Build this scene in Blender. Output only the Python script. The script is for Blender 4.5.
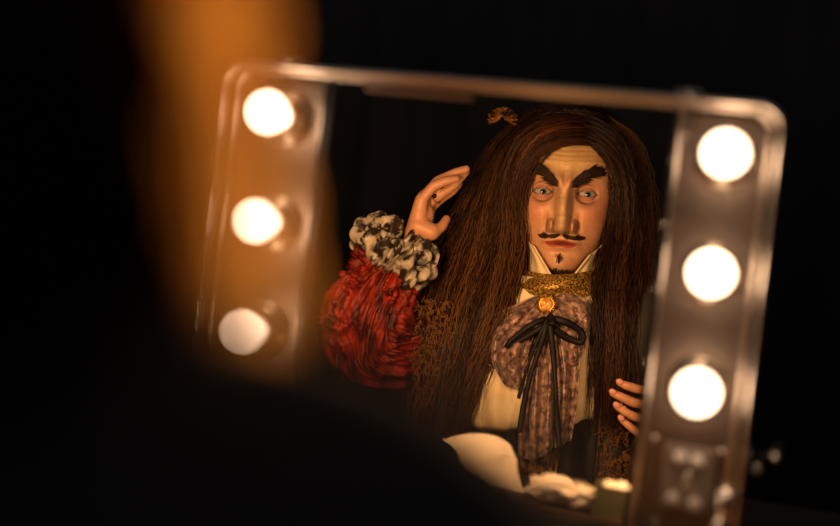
import bpy, bmesh, math, random
import numpy as np
from mathutils import Vector, Matrix, noise
random.seed(7); rng = np.random.default_rng(7)
PI = math.pi
for o in list(bpy.data.objects): bpy.data.objects.remove(o)
scn = bpy.context.scene
COL = scn.collection

# ------------------------------------------------------------------ camera, world, exposure
Z0 = 1.03                                   # height of the middle of the lamp rows above the floor
CAM = np.array([0.22803, -1.11553, 0.00343 + Z0])
AX = np.array([0.96313462, 0.24382485, 0.1136712])
AY = np.array([-0.11582151, -0.00554795, 0.99325455])
AZ = np.array([0.24281078, -0.96980342, 0.02289673])
cd = bpy.data.cameras.new('camera'); cam = bpy.data.objects.new('camera', cd); COL.objects.link(cam)
m = Matrix([[AX[i], AY[i], AZ[i], CAM[i]] for i in range(3)] + [[0, 0, 0, 1]])
cam.matrix_world = m
cd.sensor_width = 36; cd.lens = 50; cd.clip_start = 0.02
cd.dof.use_dof = True; cd.dof.focus_distance = 1.92; cd.dof.aperture_fstop = 1.9
scn.camera = cam
w = bpy.data.worlds.new('world'); scn.world = w; w.use_nodes = True
w.node_tree.nodes['Background'].inputs[0].default_value = (1.0, 0.93, 0.90, 1)
w.node_tree.nodes['Background'].inputs[1].default_value = 0.07
vs = scn.view_settings
vs.view_transform = 'Standard'; vs.look = 'None'; vs.gamma = 1; vs.use_curve_mapping = False
vs.exposure = 0.0
LAMP_COL = (1.0, 0.50, 0.20)
GLOW_COL = (1.0, 0.66, 0.42)
BULB_STRENGTH = 6.0
SPOT_W = {-1: 7.8, 1: 2.9}

# ------------------------------------------------------------------ helpers
def lin(c):
    return tuple(((x/255)/12.92 if x/255 <= .04045 else ((x/255+.055)/1.055)**2.4) for x in c)

def mat(name, col, rough=.6, metal=0, spec=.5, var=0, scale=40, bump=0, col2=None, attr=None,
        emit=None, trans=0, sheen=0, stretch=None, lo=.35, hi=.65, bscale=None, aniso=0, detail=4, coat=0):
    M = bpy.data.materials.new(name); M.use_nodes = True
    N = M.node_tree.nodes; L = M.node_tree.links; B = N['Principled BSDF']
    B.inputs['Base Color'].default_value = (*col, 1)
    B.inputs['Roughness'].default_value = rough; B.inputs['Metallic'].default_value = metal
    B.inputs['Specular IOR Level'].default_value = spec
    B.inputs['Transmission Weight'].default_value = trans
    B.inputs['Sheen Weight'].default_value = sheen
    B.inputs['Anisotropic'].default_value = aniso
    B.inputs['Coat Weight'].default_value = coat
    tc = N.new('ShaderNodeTexCoord'); mp = N.new('ShaderNodeMapping'); L.new(tc.outputs['Object'], mp.inputs[0])
    if stretch: mp.inputs['Scale'].default_value = stretch
    if attr:
        a = N.new('ShaderNodeAttribute'); a.attribute_name = attr
        src = a.outputs['Color']
        if var:
            n = N.new('ShaderNodeTexNoise'); n.inputs['Scale'].default_value = scale; L.new(mp.outputs[0], n.inputs[0])
            n.inputs['Detail'].default_value = detail
            r = N.new('ShaderNodeMapRange'); r.inputs[3].default_value = 1-var; r.inputs[4].default_value = 1+var
            L.new(n.outputs[0], r.inputs[0])
            mx = N.new('ShaderNodeVectorMath'); mx.operation = 'MULTIPLY'
            L.new(src, mx.inputs[0]); L.new(r.outputs[0], mx.inputs[1]); src = mx.outputs[0]
        L.new(src, B.inputs['Base Color'])
    elif col2 is not None:
        n = N.new('ShaderNodeTexNoise'); n.inputs['Scale'].default_value = scale; L.new(mp.outputs[0], n.inputs[0])
        n.inputs['Detail'].default_value = detail
        cr = N.new('ShaderNodeValToRGB'); cr.color_ramp.elements[0].position = lo; cr.color_ramp.elements[1].position = hi
        cr.color_ramp.elements[0].color = (*col, 1); cr.color_ramp.elements[1].color = (*col2, 1)
        L.new(n.outputs[0], cr.inputs[0]); L.new(cr.outputs[0], B.inputs['Base Color'])
    if bump:
        n2 = N.new('ShaderNodeTexNoise'); n2.inputs['Scale'].default_value = bscale or scale*2; L.new(mp.outputs[0], n2.inputs[0])
        bp = N.new('ShaderNodeBump'); bp.inputs['Strength'].default_value = bump; bp.inputs['Distance'].default_value = .002
        L.new(n2.outputs[0], bp.inputs['Height']); L.new(bp.outputs[0], B.inputs['Normal'])
    if emit:
        B.inputs['Emission Color'].default_value = (*emit[0], 1); B.inputs['Emission Strength'].default_value = emit[1]
    return M

class MB:
    def __init__(s): s.v = []; s.f = []; s.m = []; s.c = []
    def add(s, v, f, mi=0, col=None):
        b = len(s.v); s.v += [tuple(p) for p in v]; s.f += [tuple(i+b for i in q) for q in f]; s.m += [mi]*len(f)
        s.c += [tuple(col) if col is not None else (1, 1, 1)]*len(v)
    def box(s, c, d, mi=0, rz=0):
        x, y, z = d[0]/2, d[1]/2, d[2]/2
        v = [Vector((a*x, b*y, e*z)) for a in (-1, 1) for b in (-1, 1) for e in (-1, 1)]
        R = Matrix.Rotation(rz, 3, 'Z'); v = [R @ p + Vector(c) for p in v]
        s.add(v, [(0,1,3,2),(4,6,7,5),(0,4,5,1),(2,3,7,6),(0,2,6,4),(1,5,7,3)], mi)
    def tube(s, pts, rad, n=8, mi=0, cap=True, col=None, flat=1.0, closed=False):
        pts = [Vector(p) for p in pts]; k = len(pts)
        if not hasattr(rad, '__len__'): rad = [rad]*k
        V = []; up = None
        for i in range(k):
            if closed: t = pts[(i+1) % k]-pts[i-1]
            else: t = pts[min(i+1, k-1)]-pts[max(i-1, 0)]
            t = t.normalized() if t.length > 1e-9 else Vector((0, 0, 1))
            if up is None:
                up = Vector((0, 1, 0)) if abs(t.y) < .9 else Vector((1, 0, 0))
            up = (up - t*up.dot(t)); up = up.normalized() if up.length > 1e-6 else t.orthogonal().normalized()
            sd = t.cross(up)
            for j in range(n):
                a = 2*PI*j/n; V.append(pts[i]+(sd*math.cos(a)+up*math.sin(a)*flat)*rad[i])
        F = []
        for i in range(k if closed else k-1):
            for j in range(n):
                a = i*n+j; b = i*n+(j+1) % n; c = ((i+1) % k)*n
                F.append((a, b, c+(j+1) % n, c+j))
        if cap and not closed: F += [tuple(range(n))[::-1], tuple((k-1)*n+j for j in range(n))]
        s.add(V, F, mi, col)
    def ball(s, c, r, mi=0, n=16, m_=10, R=None, col=None):
        if not hasattr(r, '__len__'): r = (r, r, r)
        V = []
        for i in range(m_+1):
            th = PI*i/m_
            for j in range(n):
                ph = 2*PI*j/n
                p = Vector((r[0]*math.sin(th)*math.cos(ph), r[1]*math.sin(th)*math.sin(ph), r[2]*math.cos(th)))
                if R: p = R @ p
                V.append(p+Vector(c))
        F = [(i*n+j, (i+1)*n+j, (i+1)*n+(j+1) % n, i*n+(j+1) % n) for i in range(m_) for j in range(n)]
        s.add(V, F, mi, col)
    def lathe(s, prof, c, axis='Y', n=32, mi=0):
        V = []
        for r, h in prof:
            for j in range(n):
                a = 2*PI*j/n; x, y = r*math.cos(a), r*math.sin(a)
                V.append((c[0]+x, c[1]+h, c[2]+y) if axis == 'Y' else (c[0]+x, c[1]+y, c[2]+h))
        F = [(i*n+j, i*n+(j+1) % n, (i+1)*n+(j+1) % n, (i+1)*n+j) for i in range(len(prof)-1) for j in range(n)]
        s.add(V, F, mi)
    def cone(s, p0, r0, p1, r1, n=14):
        p0 = Vector(p0); p1 = Vector(p1)
        s.ball(p0, r0, n=n, m_=8); s.ball(p1, r1, n=n, m_=8)
        s.tube([p0, p1], [r0, r1], n)
    def build(s, name, mats, parent=None, smooth=True, bevel=0, color=False, solid=0, clean=True):
        me = bpy.data.meshes.new(name); me.from_pydata([tuple(p) for p in s.v], [], s.f)
        for q in (mats if isinstance(mats, (list, tuple)) else [mats]): me.materials.append(q)
        me.polygons.foreach_set('material_index', s.m)
        if color:
            at = me.color_attributes.new('tint', 'FLOAT_COLOR', 'POINT')
            at.data.foreach_set('color', np.array([(*c, 1) for c in s.c], dtype=np.float32).ravel())
        if clean:
            bm = bmesh.new(); bm.from_mesh(me); bmesh.ops.remove_doubles(bm, verts=bm.verts, dist=1e-6)
            bmesh.ops.recalc_face_normals(bm, faces=bm.faces); bm.to_mesh(me); bm.free()
        me.polygons.foreach_set('use_smooth', [smooth]*len(me.polygons)); me.update()
        o = bpy.data.objects.new(name, me); COL.objects.link(o); o.parent = parent
        if bevel:
            b = o.modifiers.new('bevel', 'BEVEL'); b.width = bevel; b.segments = 2; b.limit_method = 'ANGLE'
        if solid:
            b = o.modifiers.new('solid', 'SOLIDIFY'); b.thickness = solid; b.offset = 0
        return o

def tag(o, label=None, cat=None, group=None, kind=None):
    if label: o['label'] = label
    if cat: o['category'] = cat
    if group: o['group'] = group
    if kind: o['kind'] = kind
    return o
def thing(name, label, cat, loc=(0, 0, 0), rz=0, group=None):
    o = bpy.data.objects.new(name, None); COL.objects.link(o); o.location = loc; o.rotation_euler = (0, 0, rz)
    o.empty_display_size = .05
    return tag(o, label, cat, group)

def cr(P, t):
    """Catmull-Rom through rows of P (k,dim), t in 0..1"""
    P = np.asarray(P, float); k = len(P)-1; x = min(max(t, 0), 1)*k; i = min(int(x), k-1); f = x-i
    p0 = P[max(i-1, 0)]; p1 = P[i]; p2 = P[i+1]; p3 = P[min(i+2, k)]
    return .5*(2*p1+(p2-p0)*f+(2*p0-5*p1+4*p2-p3)*f*f+(3*p1-p0-3*p2+p3)*f**3)
def nz(x, y, z=0): return noise.noise(Vector((x, y, z)))

# ------------------------------------------------------------------ setting
m_floor = mat('black stage floor', (.02, .018, .016), .55, var=0, col2=(.035, .03, .028), scale=6, bump=.2)
m_wall = mat('black drape', (.07, .065, .065), .95, col2=(.09, .085, .085), scale=3, bump=.3, spec=.1)
def drape(name, a, b, zt=3.2):
    a = Vector(a); b = Vector(b); d = (b-a); e = d.normalized()*.15; a -= e; b += e; d = b-a; n = Vector((-d.y, d.x, 0)).normalized(); k = 160
    mb = MB(); V = []
    for side in (0, 1):
        for zz in (0, zt):
            for i in range(k+1):
                p = a+d*i/k+n*(.035*math.sin(i*1.1)+.02*math.sin(i*.43+1)+.03*side); V.append((p.x, p.y, zz))
    r = k+1
    F = [(i, i+1, r+i+1, r+i) for i in range(k)]+[(2*r+i, 3*r+i, 3*r+i+1, 2*r+i+1) for i in range(k)]
    F += [(r+i, r+i+1, 3*r+i+1, 3*r+i) for i in range(k)]+[(i, 2*r+i, 2*r+i+1, i+1) for i in range(k)]
    mb.add(V, F); o = mb.build(name, m_wall); o['kind'] = 'structure'; return o
mb = MB(); mb.box((0, -.5, -.05), (6.4, 7.4, .1)); tag(mb.build('floor', m_floor, smooth=False), kind='structure')
drape('wall_back', (-3.1, 2.9, 0), (3.1, 2.9, 0)); drape('wall_front', (3.1, -4, 0), (-3.1, -4, 0))
drape('wall_left', (-3.1, -4, 0), (-3.1, 2.9, 0)); drape('wall_right', (3.1, 2.9, 0), (3.1, -4, 0))

# ------------------------------------------------------------------ dressing table
m_wood = mat('dark table wood', (.05, .03, .018), .4, col2=(.09, .05, .028), scale=8, stretch=(1, 12, 1), bump=.15)
TZ = Z0-.2625
tb = thing('dressing_table', 'dark wooden dressing table under the lit mirror case', 'table', (0, .03, 0))
mb = MB(); mb.box((0, 0, TZ-.015), (1.3, .60, .03)); mb.build('tabletop', m_wood, tb, False, .004)
mb = MB(); mb.box((0, 0, TZ-.07), (1.16, .5, .08)); mb.build('apron', m_wood, tb, False, .003)
for sx in (-1, 1):
    for sy in (-1, 1):
        mb = MB(); mb.tube([(sx*.58, sy*.25, 0), (sx*.58, sy*.25, TZ-.03)], [.018, .026], 12); mb.build('leg', m_wood, tb)

# ------------------------------------------------------------------ mirror case
m_alu = mat('worn aluminium', (.82, .74, .66), .30, 1, bump=.15, bscale=60)
m_panel = mat('brushed lamp panel', (.26, .205, .17), .44, 1, bump=.25, scale=30, stretch=(1, 1, 14), bscale=40)
m_dark = mat('dark anodised metal', (.03, .028, .026), .4, .3)
m_black = mat('black vinyl', (.008, .008, .008), .6)
m_chrome = mat('chrome', (.9, .86, .8), .16, 1)
m_mirror = mat('mirror silver', (.93, .93, .92), .0, 1)
m_bulb = mat('lit opal glass', (1, .9, .8), .3, emit=(GLOW_COL, BULB_STRENGTH))
m_brass = mat('socket metal', (.5, .42, .34), .35, 1)
m_white = mat('white button glint', (.95, .92, .88), .6)
m_plate = mat('grey socket plate', (.30, .26, .22), .5, .2)
CX = .003; HW = .273; ZT = .1585; ZB = -.260; CR = .026
case = thing('mirror_case', 'aluminium makeup mirror case with six lit globe bulbs beside the glass', 'mirror', (CX, 0, Z0))
def rrect(hw, zt, zb, r, n=7):
    P = []
    for cx, cz, a0 in ((hw-r, zt-r, 0), (-hw+r, zt-r, 90), (-hw+r, zb+r, 180), (hw-r, zb+r, 270)):
        for i in range(n+1):
            a = math.radians(a0+90*i/n); P.append((cx+r*math.cos(a), cz+r*math.sin(a)))
    return P
# shell: back plate and side wall
mb = MB(); prof = [(-.006, .034), (0, .028), (0, -.018), (.002, -.021), (.0035, -.021), (.005, -.018), (.005, .006)]
rings = []
for inset, y in prof:
    rings.append([(x, y, z) for x, z in rrect(HW-inset if inset >= 0 else HW-.006, (ZT-abs(inset)), (ZB+abs(inset)), max(CR-abs(inset), .006))])
n = len(rings[0]); V = [p for r in rings for p in r]
F = [(i*n+j, i*n+(j+1) % n, (i+1)*n+(j+1) % n, (i+1)*n+j) for i in range(len(rings)-1) for j in range(n)]
F.append(tuple(range(n)))
mb.add(V, F); mb.build('case_shell', m_alu, case)
mb = MB(); mb.tube([(x, -.023, z) for x, z in rrect(HW-.0025, ZT-.0025, ZB+.0025, CR-.0025)], .0030, 8, closed=True)
mb.build('outer_rim', m_alu, case)
mb = MB(); mb.tube([(x, -.008, z) for x, z in rrect(HW-.0125, ZT-.0075, ZB+.0085, CR-.008)], .0022, 8, closed=True)
mb.build('inner_rim', m_alu, case)
# panels
GL, GR = -.159, .172
for x0, x1 in ((-HW+.012, GL-.010), (GR+.009, HW-.012)):
    mb = MB(); mb.box(((x0+x1)/2, .004, (ZT+ZB)/2), (x1-x0, .008, ZT-ZB-.024)); mb.build('lamp_panel', m_panel, case, False, .001)
mb = MB(); mb.box(((GL+GR)/2, .0045, (ZT+ZB)/2), (GR-GL+.016, .007, ZT-ZB-.024)); mb.build('glass_backing', m_black, case, False)
mb = MB(); mb.box(((GL+GR)/2, -.0005, (.1495-.248)/2), (GR-GL, .003, .1495+.248)); mb.build('mirror_glass', m_mirror, case, False)
def strip(name, x0, x1, z0, z1, y, mt, th=.006):
    mb = MB(); mb.box(((x0+x1)/2, y, (z0+z1)/2), (x1-x0, th, z1-z0)); return mb.build(name, mt, case, False, .0012)
strip('glass_frame', GL-.010, GL-.001, ZB+.013, ZT-.013, -.003, m_dark)
strip('glass_frame', GR+.001, GR+.006, ZB+.013, ZT-.013, -.003, m_dark)
strip('glass_frame', GL, GR, .1490, .1505, -.003, m_dark)
strip('glass_frame', GL, GR, -.2500, -.2475, -.003, m_dark)
strip('panel_edge', GR+.006, GR+.0095, ZB+.013, ZT-.013, -.004, m_alu, .008)
strip('panel_edge', GL-.013, GL-.010, ZB+.013, ZT-.013, -.004, m_alu, .008)
strip('top_trim', -.128, -.02, .1405, .1440, -.0045, m_alu, .004)
for sx in (-1, 1):
    for k in (-1, 0, 1):
        bx = sx*.2165+.007; bz = k*.1065
        b = MB()
        b.ball((0, 0, 0), .0208, n=32, m_=20)
        b.tube([(0, .022, 0), (0, .034, 0)], [.0145, .012], 20)
        bo = b.build('light_bulb', m_bulb, case); bo.location = (bx, -.052, bz)
        b = MB(); b.lathe([(.0135, .032), (.015, .030), (.0165, .036), (.0165, .044), (.024, .047), (.0285, .0485), (.0295, .0525), (.0, .0525)], (0, 0, 0), n=36)
        b.build('socket', m_brass, bo)
        ld = bpy.data.lights.new('bulb_light', 'SPOT'); lo = bpy.data.objects.new('bulb_light', ld); COL.objects.link(lo)
        ld.energy = SPOT_W[sx]; ld.color = LAMP_COL; ld.spot_size = math.radians(178); ld.spot_blend = .12; ld.shadow_soft_size = .02
        lo.parent = bo; lo.location = (0, -.03, 0); lo.rotation_euler = (-PI/2, 0, 0)
def screw(parent, x, z, r=.0035, y=0, mt=None):
    b = MB(); b.lathe([(r*1.25, y), (r*1.2, y-.0012), (r*.8, y-.0026), (0, y-.003)], (x, 0, z), n=16); b.box((x, y-.003, z), (r*1.3, .0006, r*.2), 1)
    return b.build('screw', [mt or m_chrome, m_dark], parent)
screw(case, .190, -.160, .0026); screw(case, .252, -.163, .0026)
screw(case, .185, .125, .002); screw(case, .2, -.235, .003)
for zz in (.10, .04, -.02, -.09): screw(case, GR+.0035, zz, .0018, -.006)
screw(case, -.178, .11, .0022); screw(case, -.182, -.11, .0022); screw(case, -.177, -.02, .0022)
# socket plate
PX = .2235
b = MB(); b.box((PX, -.0035, -.192), (.046, .007, .060)); b.box((PX, -.0075, -.1735), (.040, .002, .017)); b.box((PX, -.0075, -.2115), (.040, .002, .016))
pl = b.build('outlet_plate', [m_plate, m_dark], case, False, .001)
for x, z in ((PX-.008, -.173), (PX+.008, -.174), (PX-.0105, -.212), (PX+.0095, -.2135)):
    b = MB(); b.lathe([(.0062, -.0085), (.0058, -.0115), (.0035, -.0135), (0, -.014)], (x, 0, z), n=20); b.build('outlet_button', m_white, pl)  # white colour stands in for the bright glints on these round parts
b = MB(); b.lathe([(.005, -.007), (.005, -.010), (.003, -.010), (.003, -.007)], (PX+.001, 0, -.199), n=16); b.box((PX+.001, -.0085, -.190), (.003, .003, .01)); b.build('key_switch', m_chrome, pl)
# hardware on the rim
for x, wd in ((-.205, .034), (.185, .026)):
    b = MB(); b.box((x, -.012, ZT+.0015), (wd, .022, .004)); b.box((x-wd*.28, -.014, ZT+.004), (.008, .014, .004)); b.box((x+wd*.28, -.014, ZT+.004), (.008, .014, .004))
    b.ball((x, -.022, ZT+.003), .004); b.build('catch', m_chrome, case, True, .0008)
b = MB(); b.box((HW+.002, -.018, -.168), (.004, .024, .03)); b.ball((HW+.014, -.018, -.160), .004); b.ball((HW+.027, -.016, -.150), .0038)
b.tube([(HW+.002, -.018, -.178), (HW+.014, -.018, -.162), (HW+.030, -.015, -.147)], .0016, 8); b.build('side_stay', m_dark, case)
for x, z, r in ((HW+.011, -.1705, .0045), (HW+.0255, -.1575, .004)):
    b = MB(); b.lathe([(r, -.022), (r*.8, -.026), (0, -.027)], (x, 0, z), n=16); b.build('rivet', m_chrome, case)
b = MB()
for x, z in ((HW-.012, -.200), (HW-.016, -.225)): b.lathe([(.007, -.025), (.006, -.029), (.003, -.032), (0, -.0325)], (x, 0, z), n=18)
b.box((HW-.012, -.0235, -.215), (.016, .004, .045)); b.build('corner_bracket', m_chrome, case)

# ------------------------------------------------------------------ the actor
YH = .915
c0 = np.array([CAM[0], -CAM[1], CAM[2]])                     # the camera seen in the glass
def ray(px, py):
    d = AX*(px-420)/1166.67 - AY*(py-263)/1166.67 - AZ
    return np.array([d[0], -d[1], d[2]])
d0 = ray(565, 191); t0 = (-YH-c0[1])/d0[1]; head_w = c0+t0*d0
RZ = -math.atan2(c0[0]-head_w[0], c0[1]-head_w[1])
ROOT = np.array([head_w[0], head_w[1], 0])
FW = np.array([-math.sin(RZ), math.cos(RZ), 0]); RT = np.array([math.cos(RZ), math.sin(RZ), 0])
def P(px, py, w=0):
    d = ray(px, py); t = (w-(c0-ROOT) @ FW)/(d @ FW); p = c0+t*d-ROOT
    return Vector((p @ RT, p @ FW, p[2]))
per = thing('person', 'blurred long-haired person in red sleeves and lace cuffs, sitting before the lit mirror', 'person', tuple(ROOT), RZ)

# --- head surface
def interp(z, T):
    return float(np.interp(z, [a for a, _ in T], [b for _, b in T]))
TA = [(-.140, 0), (-.137, .014), (-.130, .027), (-.115, .040), (-.095, .052), (-.075, .0625), (-.05, .0715), (-.02, .0765), (.01, .0775), (.05, .0765), (.08, .068), (.10, .052), (.115, .028), (.120, 0)]
TF = [(-.140, .0), (-.137, .055), (-.130, .070), (-.115, .078), (-.095, .080), (-.06, .083), (-.02, .086), (.02, .087), (.05, .085), (.08, .070), (.10, .050), (.115, .026), (.120, 0)]
TB = [(-.140, 0), (-.13, .03), (-.10, .05), (-.05, .085), (0, .105), (.05, .105), (.08, .088), (.10, .062), (.115, .032), (.12, 0)]
def g(x, s): return math.exp(-.5*(x/s)**2)
EX, EZ, EH = .0350, .0, .0044
def feat(x, z):
    ax = abs(x); d = 0
    # nose: long hooked bridge
    zz = [-.075, -.068, -.062, -.052, -.040, -.025, -.010, .004, .018, .035]
    hh = [0, .006, .022, .031, .031, .029, .023, .015, .009, .003]
    ww = [.008, .0095, .0120, .0128, .0118, .0115, .0108, .0105, .0120, .016]
    wn = float(np.interp(z, zz, ww)); d += float(np.interp(z, zz, hh))*math.exp(-(ax/wn)**2.8)
    d += .020*math.exp(-((ax-.0175)/.0054)**2-((z+.0525)/.0095)**4)+.005*g(x, .007)*g(z+.055, .006)                    # wings
    d -= .005*g(ax-.0245, .003)*g(z+.049, .011)
    d -= .008*g(ax-.0122, .0014)*g(z+.051, .009)
    d += .004*g(x, .008)*g(z+.022, .008)-.002*g(z+.036, .0025)*g(x, .008)
    d -= .006*g(ax-.009, .0035)*g(z+.0635, .003)                     # nostrils
    # brow ridge slanting down to the nose
    bl = .012+.62*(ax-.010)
    if ax < .075: d += .0115*g(z-bl-.004, .0085)*(1-.75*min(1, max(0, (ax-.035)/.035)))*min(1, .6+ax/.02)
    d += .004*g(ax-.007, .004)*g(z-.018, .012)
    for k, zc in enumerate((.046, .054, .062, .070)):
        d += .0022*g(z-zc-.10*ax, .0022)*g(x, .038)
    d += .004*g(x, .03)*g(z-.055, .02)
    d -= .008*g(ax-EX, .0165)*g(z-EZ, .0125)                          # sockets
    d += .006*g(ax-.046, .014)*g(z+.030, .013)                        # cheekbones
    d -= .005*g(ax-.044, .012)*g(z+.070, .018)
    d -= .0022*g(ax-.027-.25*(-.055-z), .0035)*g(z+.068, .014)        # laugh line
    # mouth
    d += .005*g(x, .022)*g(z+.080, .016)
    ml = g(x, .0165)
    d += .0048*g(z+.0740+.06*ax, .0030)*ml+.0062*g(z+.0860-.05*ax, .0036)*ml
    d -= .0060*g(z+.0797, .0016)*g(x, .017)
    d -= .0035*g(z+.095, .004)*g(x, .014)
    d += .008*g(x, .019)*g(z+.118, .014)
    d -= .0012*g(x, .0025)*g(z+.071, .004)
    return d
def face_y(x, z):
    a = max(interp(z, TA), 1e-4); b = interp(z, TF); q = max(0, 1-(abs(x)/a)**2.4)**(1/2.4)
    y = b*q+feat(x, z)*min(1, q*2.2)
    for sx in (-1, 1):
        ex = sx*EX; r = math.hypot(x-ex, (z-EZ)*1.15); rt = math.hypot(x-ex, z-EZ)
        if r < .020:
            yc = EYE_Y; R = .0147
            h = EH*(1-((x-ex)/.0165)**2)
            yl = yc+math.sqrt(max(R*R-min(rt, R*.98)**2, 0))*1.0
            k = min(1, max(0, (.0200-r)/.007)); k = k*k*(3-2*k)
            if h > 0:
                dz = abs(z-EZ-.0004)-h
                if dz < 0: yl -= .006*min(1, -dz/.0011)
                else: yl += .0012*g(dz-.0012, .0012)
            y = y*(1-k)+yl*k
    return y
EYE_Y = .0
EYE_Y = interp(0, TF)*(1-(EX/interp(0, TA))**2.4)**(1/2.4)-.0212
A_H = -math.radians(2.4)
H0 = P(566.2, 192.8, .088)-Vector((0, .088, 0))
HR = Matrix.Rotation(A_H, 3, 'Y') @ Matrix.Rotation(math.radians(1.5), 3, 'Z')
HS = 1.06
def HP(x, y, z): return H0+HR @ (Vector((x, y, z))*HS)
def skin_col(x, y, z):
    base = np.array([.60, .335, .19]); ax = abs(x)
    if y > 0:
        k = g(ax-.046, .018)*g(z+.028, .02); base = base*(1-.5*k)+np.array([.66, .25, .15])*.5*k*1.05
        k = min(1, g(x, .045)*max(0, min(1, (z-.022)/.015)))
        base = base*(1-k)+np.array([.55, .38, .17])*k
        k = (1 if z < .02 else 0)*g(x, .013)*g(z+.03, .03); base = base*(1-.7*k)+np.array([.60, .41, .21])*.7*k
        q_ = math.sqrt(max(0, 1-(ax/.0245)**2)); zc = -.0797+.0012*math.cos(ax*200)
        up_ = .0052*q_*(1-.25*g(ax, .003)); lo_ = .0072*q_
        dd = (z-zc)/max(up_, 1e-4) if z > zc else (zc-z)/max(lo_, 1e-4)
        k = max(0, min(1, (1.12-dd)*5))*.85; base = base*(1-k)+np.array([.42, .05, .03])*k
        k = min(1, 1.3*g(z+.0797, .0014)*g(x, .016)); base = base*(1-k)+np.array([.10, .02, .015])*k
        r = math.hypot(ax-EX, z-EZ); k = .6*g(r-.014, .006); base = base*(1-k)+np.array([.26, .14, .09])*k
        h = EH*(1-((ax-EX)/.0165)**2); dz = abs(z-EZ-.0004)-h
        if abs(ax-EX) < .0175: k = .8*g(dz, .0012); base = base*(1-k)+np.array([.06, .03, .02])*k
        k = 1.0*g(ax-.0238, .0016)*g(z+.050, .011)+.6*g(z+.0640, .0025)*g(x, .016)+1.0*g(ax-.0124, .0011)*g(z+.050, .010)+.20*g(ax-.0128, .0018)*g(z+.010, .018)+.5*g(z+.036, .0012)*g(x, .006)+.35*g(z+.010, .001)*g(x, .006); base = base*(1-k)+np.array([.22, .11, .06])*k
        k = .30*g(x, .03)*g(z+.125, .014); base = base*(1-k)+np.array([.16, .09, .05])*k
    n = .12*nz(x*45, y*45, z*45)+.10*nz(x*140, y*140, z*140); return base*(1+n)
def head_mesh():
    zs = []
    zc = -.140
    while zc < .120:
        zs.append(zc); zc += .0011 if -.11 < zc < .04 else .0020
    zs += [.120]; NP = 200
    ph = []
    for j in range(NP):
        u = -1+2*j/NP; ph.append(PI*(.38*u+.62*u**3))
    V = []; Cc = []
    for z in zs:
        a, bf, bb = interp(z, TA), interp(z, TF), interp(z, TB)
        for p in ph:
            # superellipse in front, ellipse behind
            sx_, cx_ = math.sin(p), math.cos(p)
            x = a*math.copysign(abs(sx_)**.92, sx_)
            if cx_ > 0: y = face_y(x, z) if a > .002 else 0
            else: y = bb*cx_
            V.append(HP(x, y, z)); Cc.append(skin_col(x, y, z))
    F = [(i*NP+j, i*NP+(j+1) % NP, (i+1)*NP+(j+1) % NP, (i+1)*NP+j) for i in range(len(zs)-1) for j in range(NP)]
    return V, F, Cc

# --- body: capsule chains fused into one surface
fing_r = [.0092, .0085, .0078, .0066]
def hand_l(mb):
    W = P(413, 248, .12)
    Ks = [(422, 200, .138), (424, 197, .115), (429, 203, .098), (430, 209, .080)]
    for k in Ks: mb.cone(W, .021, P(*k), .0115)
    mb.cone(P(418, 226, .132), .017, P(432, 232, .135), .015)
    mb.cone(P(417, 240, .12), .021, P(424, 214, .115), .019)
    ch = [[Ks[0], (434, 186, .142), (447, 181, .142), (457, 179, .138)],
          [Ks[1], (438, 181, .118), (455, 173, .116), (467, 169, .114)],
          [Ks[2], (441, 195, .108), (454, 186, .106), (467, 172, .104)],
          [Ks[3], (441, 199, .088), (452, 192, .086), (460, 184, .085)],
          [(427, 234, .130), (437, 231, .132), (443, 226, .124), (447, 219, .112)]]
    for i, c in enumerate(ch):
        r = [x*(1.12 if i == 4 else 1) for x in fing_r]
        for a in range(3): mb.cone(P(*c[a]), r[a], P(*c[a+1]), r[a+1])
    return W
def hand_r(mb):
    W = P(700, 440, .16)
    Ks = [(654, 391, .20), (657, 407, .208), (656, 423, .20), (652, 440, .188)]
    for k in Ks: mb.cone(W, .024, P(*k), .013)
    mb.cone(P(680, 420, .18), .024, P(662, 412, .19), .018)
    ch = [[Ks[0], (638, 389, .215), (627, 385.5, .218), (619.5, 382.5, .215)],
          [Ks[1], (634, 402.5, .222), (621, 396.5, .225), (612.5, 392.5, .222)],
          [Ks[2], (637, 417.5, .214), (625, 411.5, .217), (616.5, 405.5, .214)],
          [Ks[3], (638, 432.5, .204), (629, 425.5, .206), (621, 418.5, .204)]]
    for i, c in enumerate(ch):
        s = (1.0, 1.02, .98, .9)[i]
        for a in range(3): mb.cone(P(*c[a]), (.0078, .0076, .0072, .0060)[a]*s, P(*c[a+1]), (.0078, .0076, .0072, .0060)[a+1]*s)
    th = [(678, 400, .19), (672, 378, .20), (666, 362, .20)]
    mb.cone(P(*th[0]), .014, P(*th[1]), .0105); mb.cone(P(*th[1]), .0105, P(*th[2]), .008)
    return W, ch
SH = (Vector((-.175, -.02, .885)), Vector((.175, -.02, .885)))
EL = P(356, 352, .13); ER = Vector((.30, .02, .66))
body = MB(); WL = hand_l(body); WR, chR = hand_r(body)
body.cone(SH[0], .055, EL, .040); body.cone(EL, .040, WL, .022)
body.cone(SH[1], .055, ER, .040); body.cone(ER, .040, WR, .024)
body.cone((0, -.02, .92), .055, (0, -.005, 1.03), .052)
body.cone(SH[0], .055, (0, -.02, .93), .062); body.cone(SH[1], .055, (0, -.02, .93), .062)
for x in (-.075, 0, .075):
    body.cone((x, -.02, .85), .088, (x*.75, -.01, .66), .085); body.cone((x*.75, -.01, .66), .085, (x, -.03, .52), .10)
for s in (-1, 1):
    body.cone((s*.09, -.03, .51), .085, (s*.13, .36, .50), .058); body.cone((s*.13, .36, .50), .058, (s*.13, .34, .10), .038)
    body.cone((s*.13, .34, .06), .040, (s*.14, .50, .035), .03)
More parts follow.
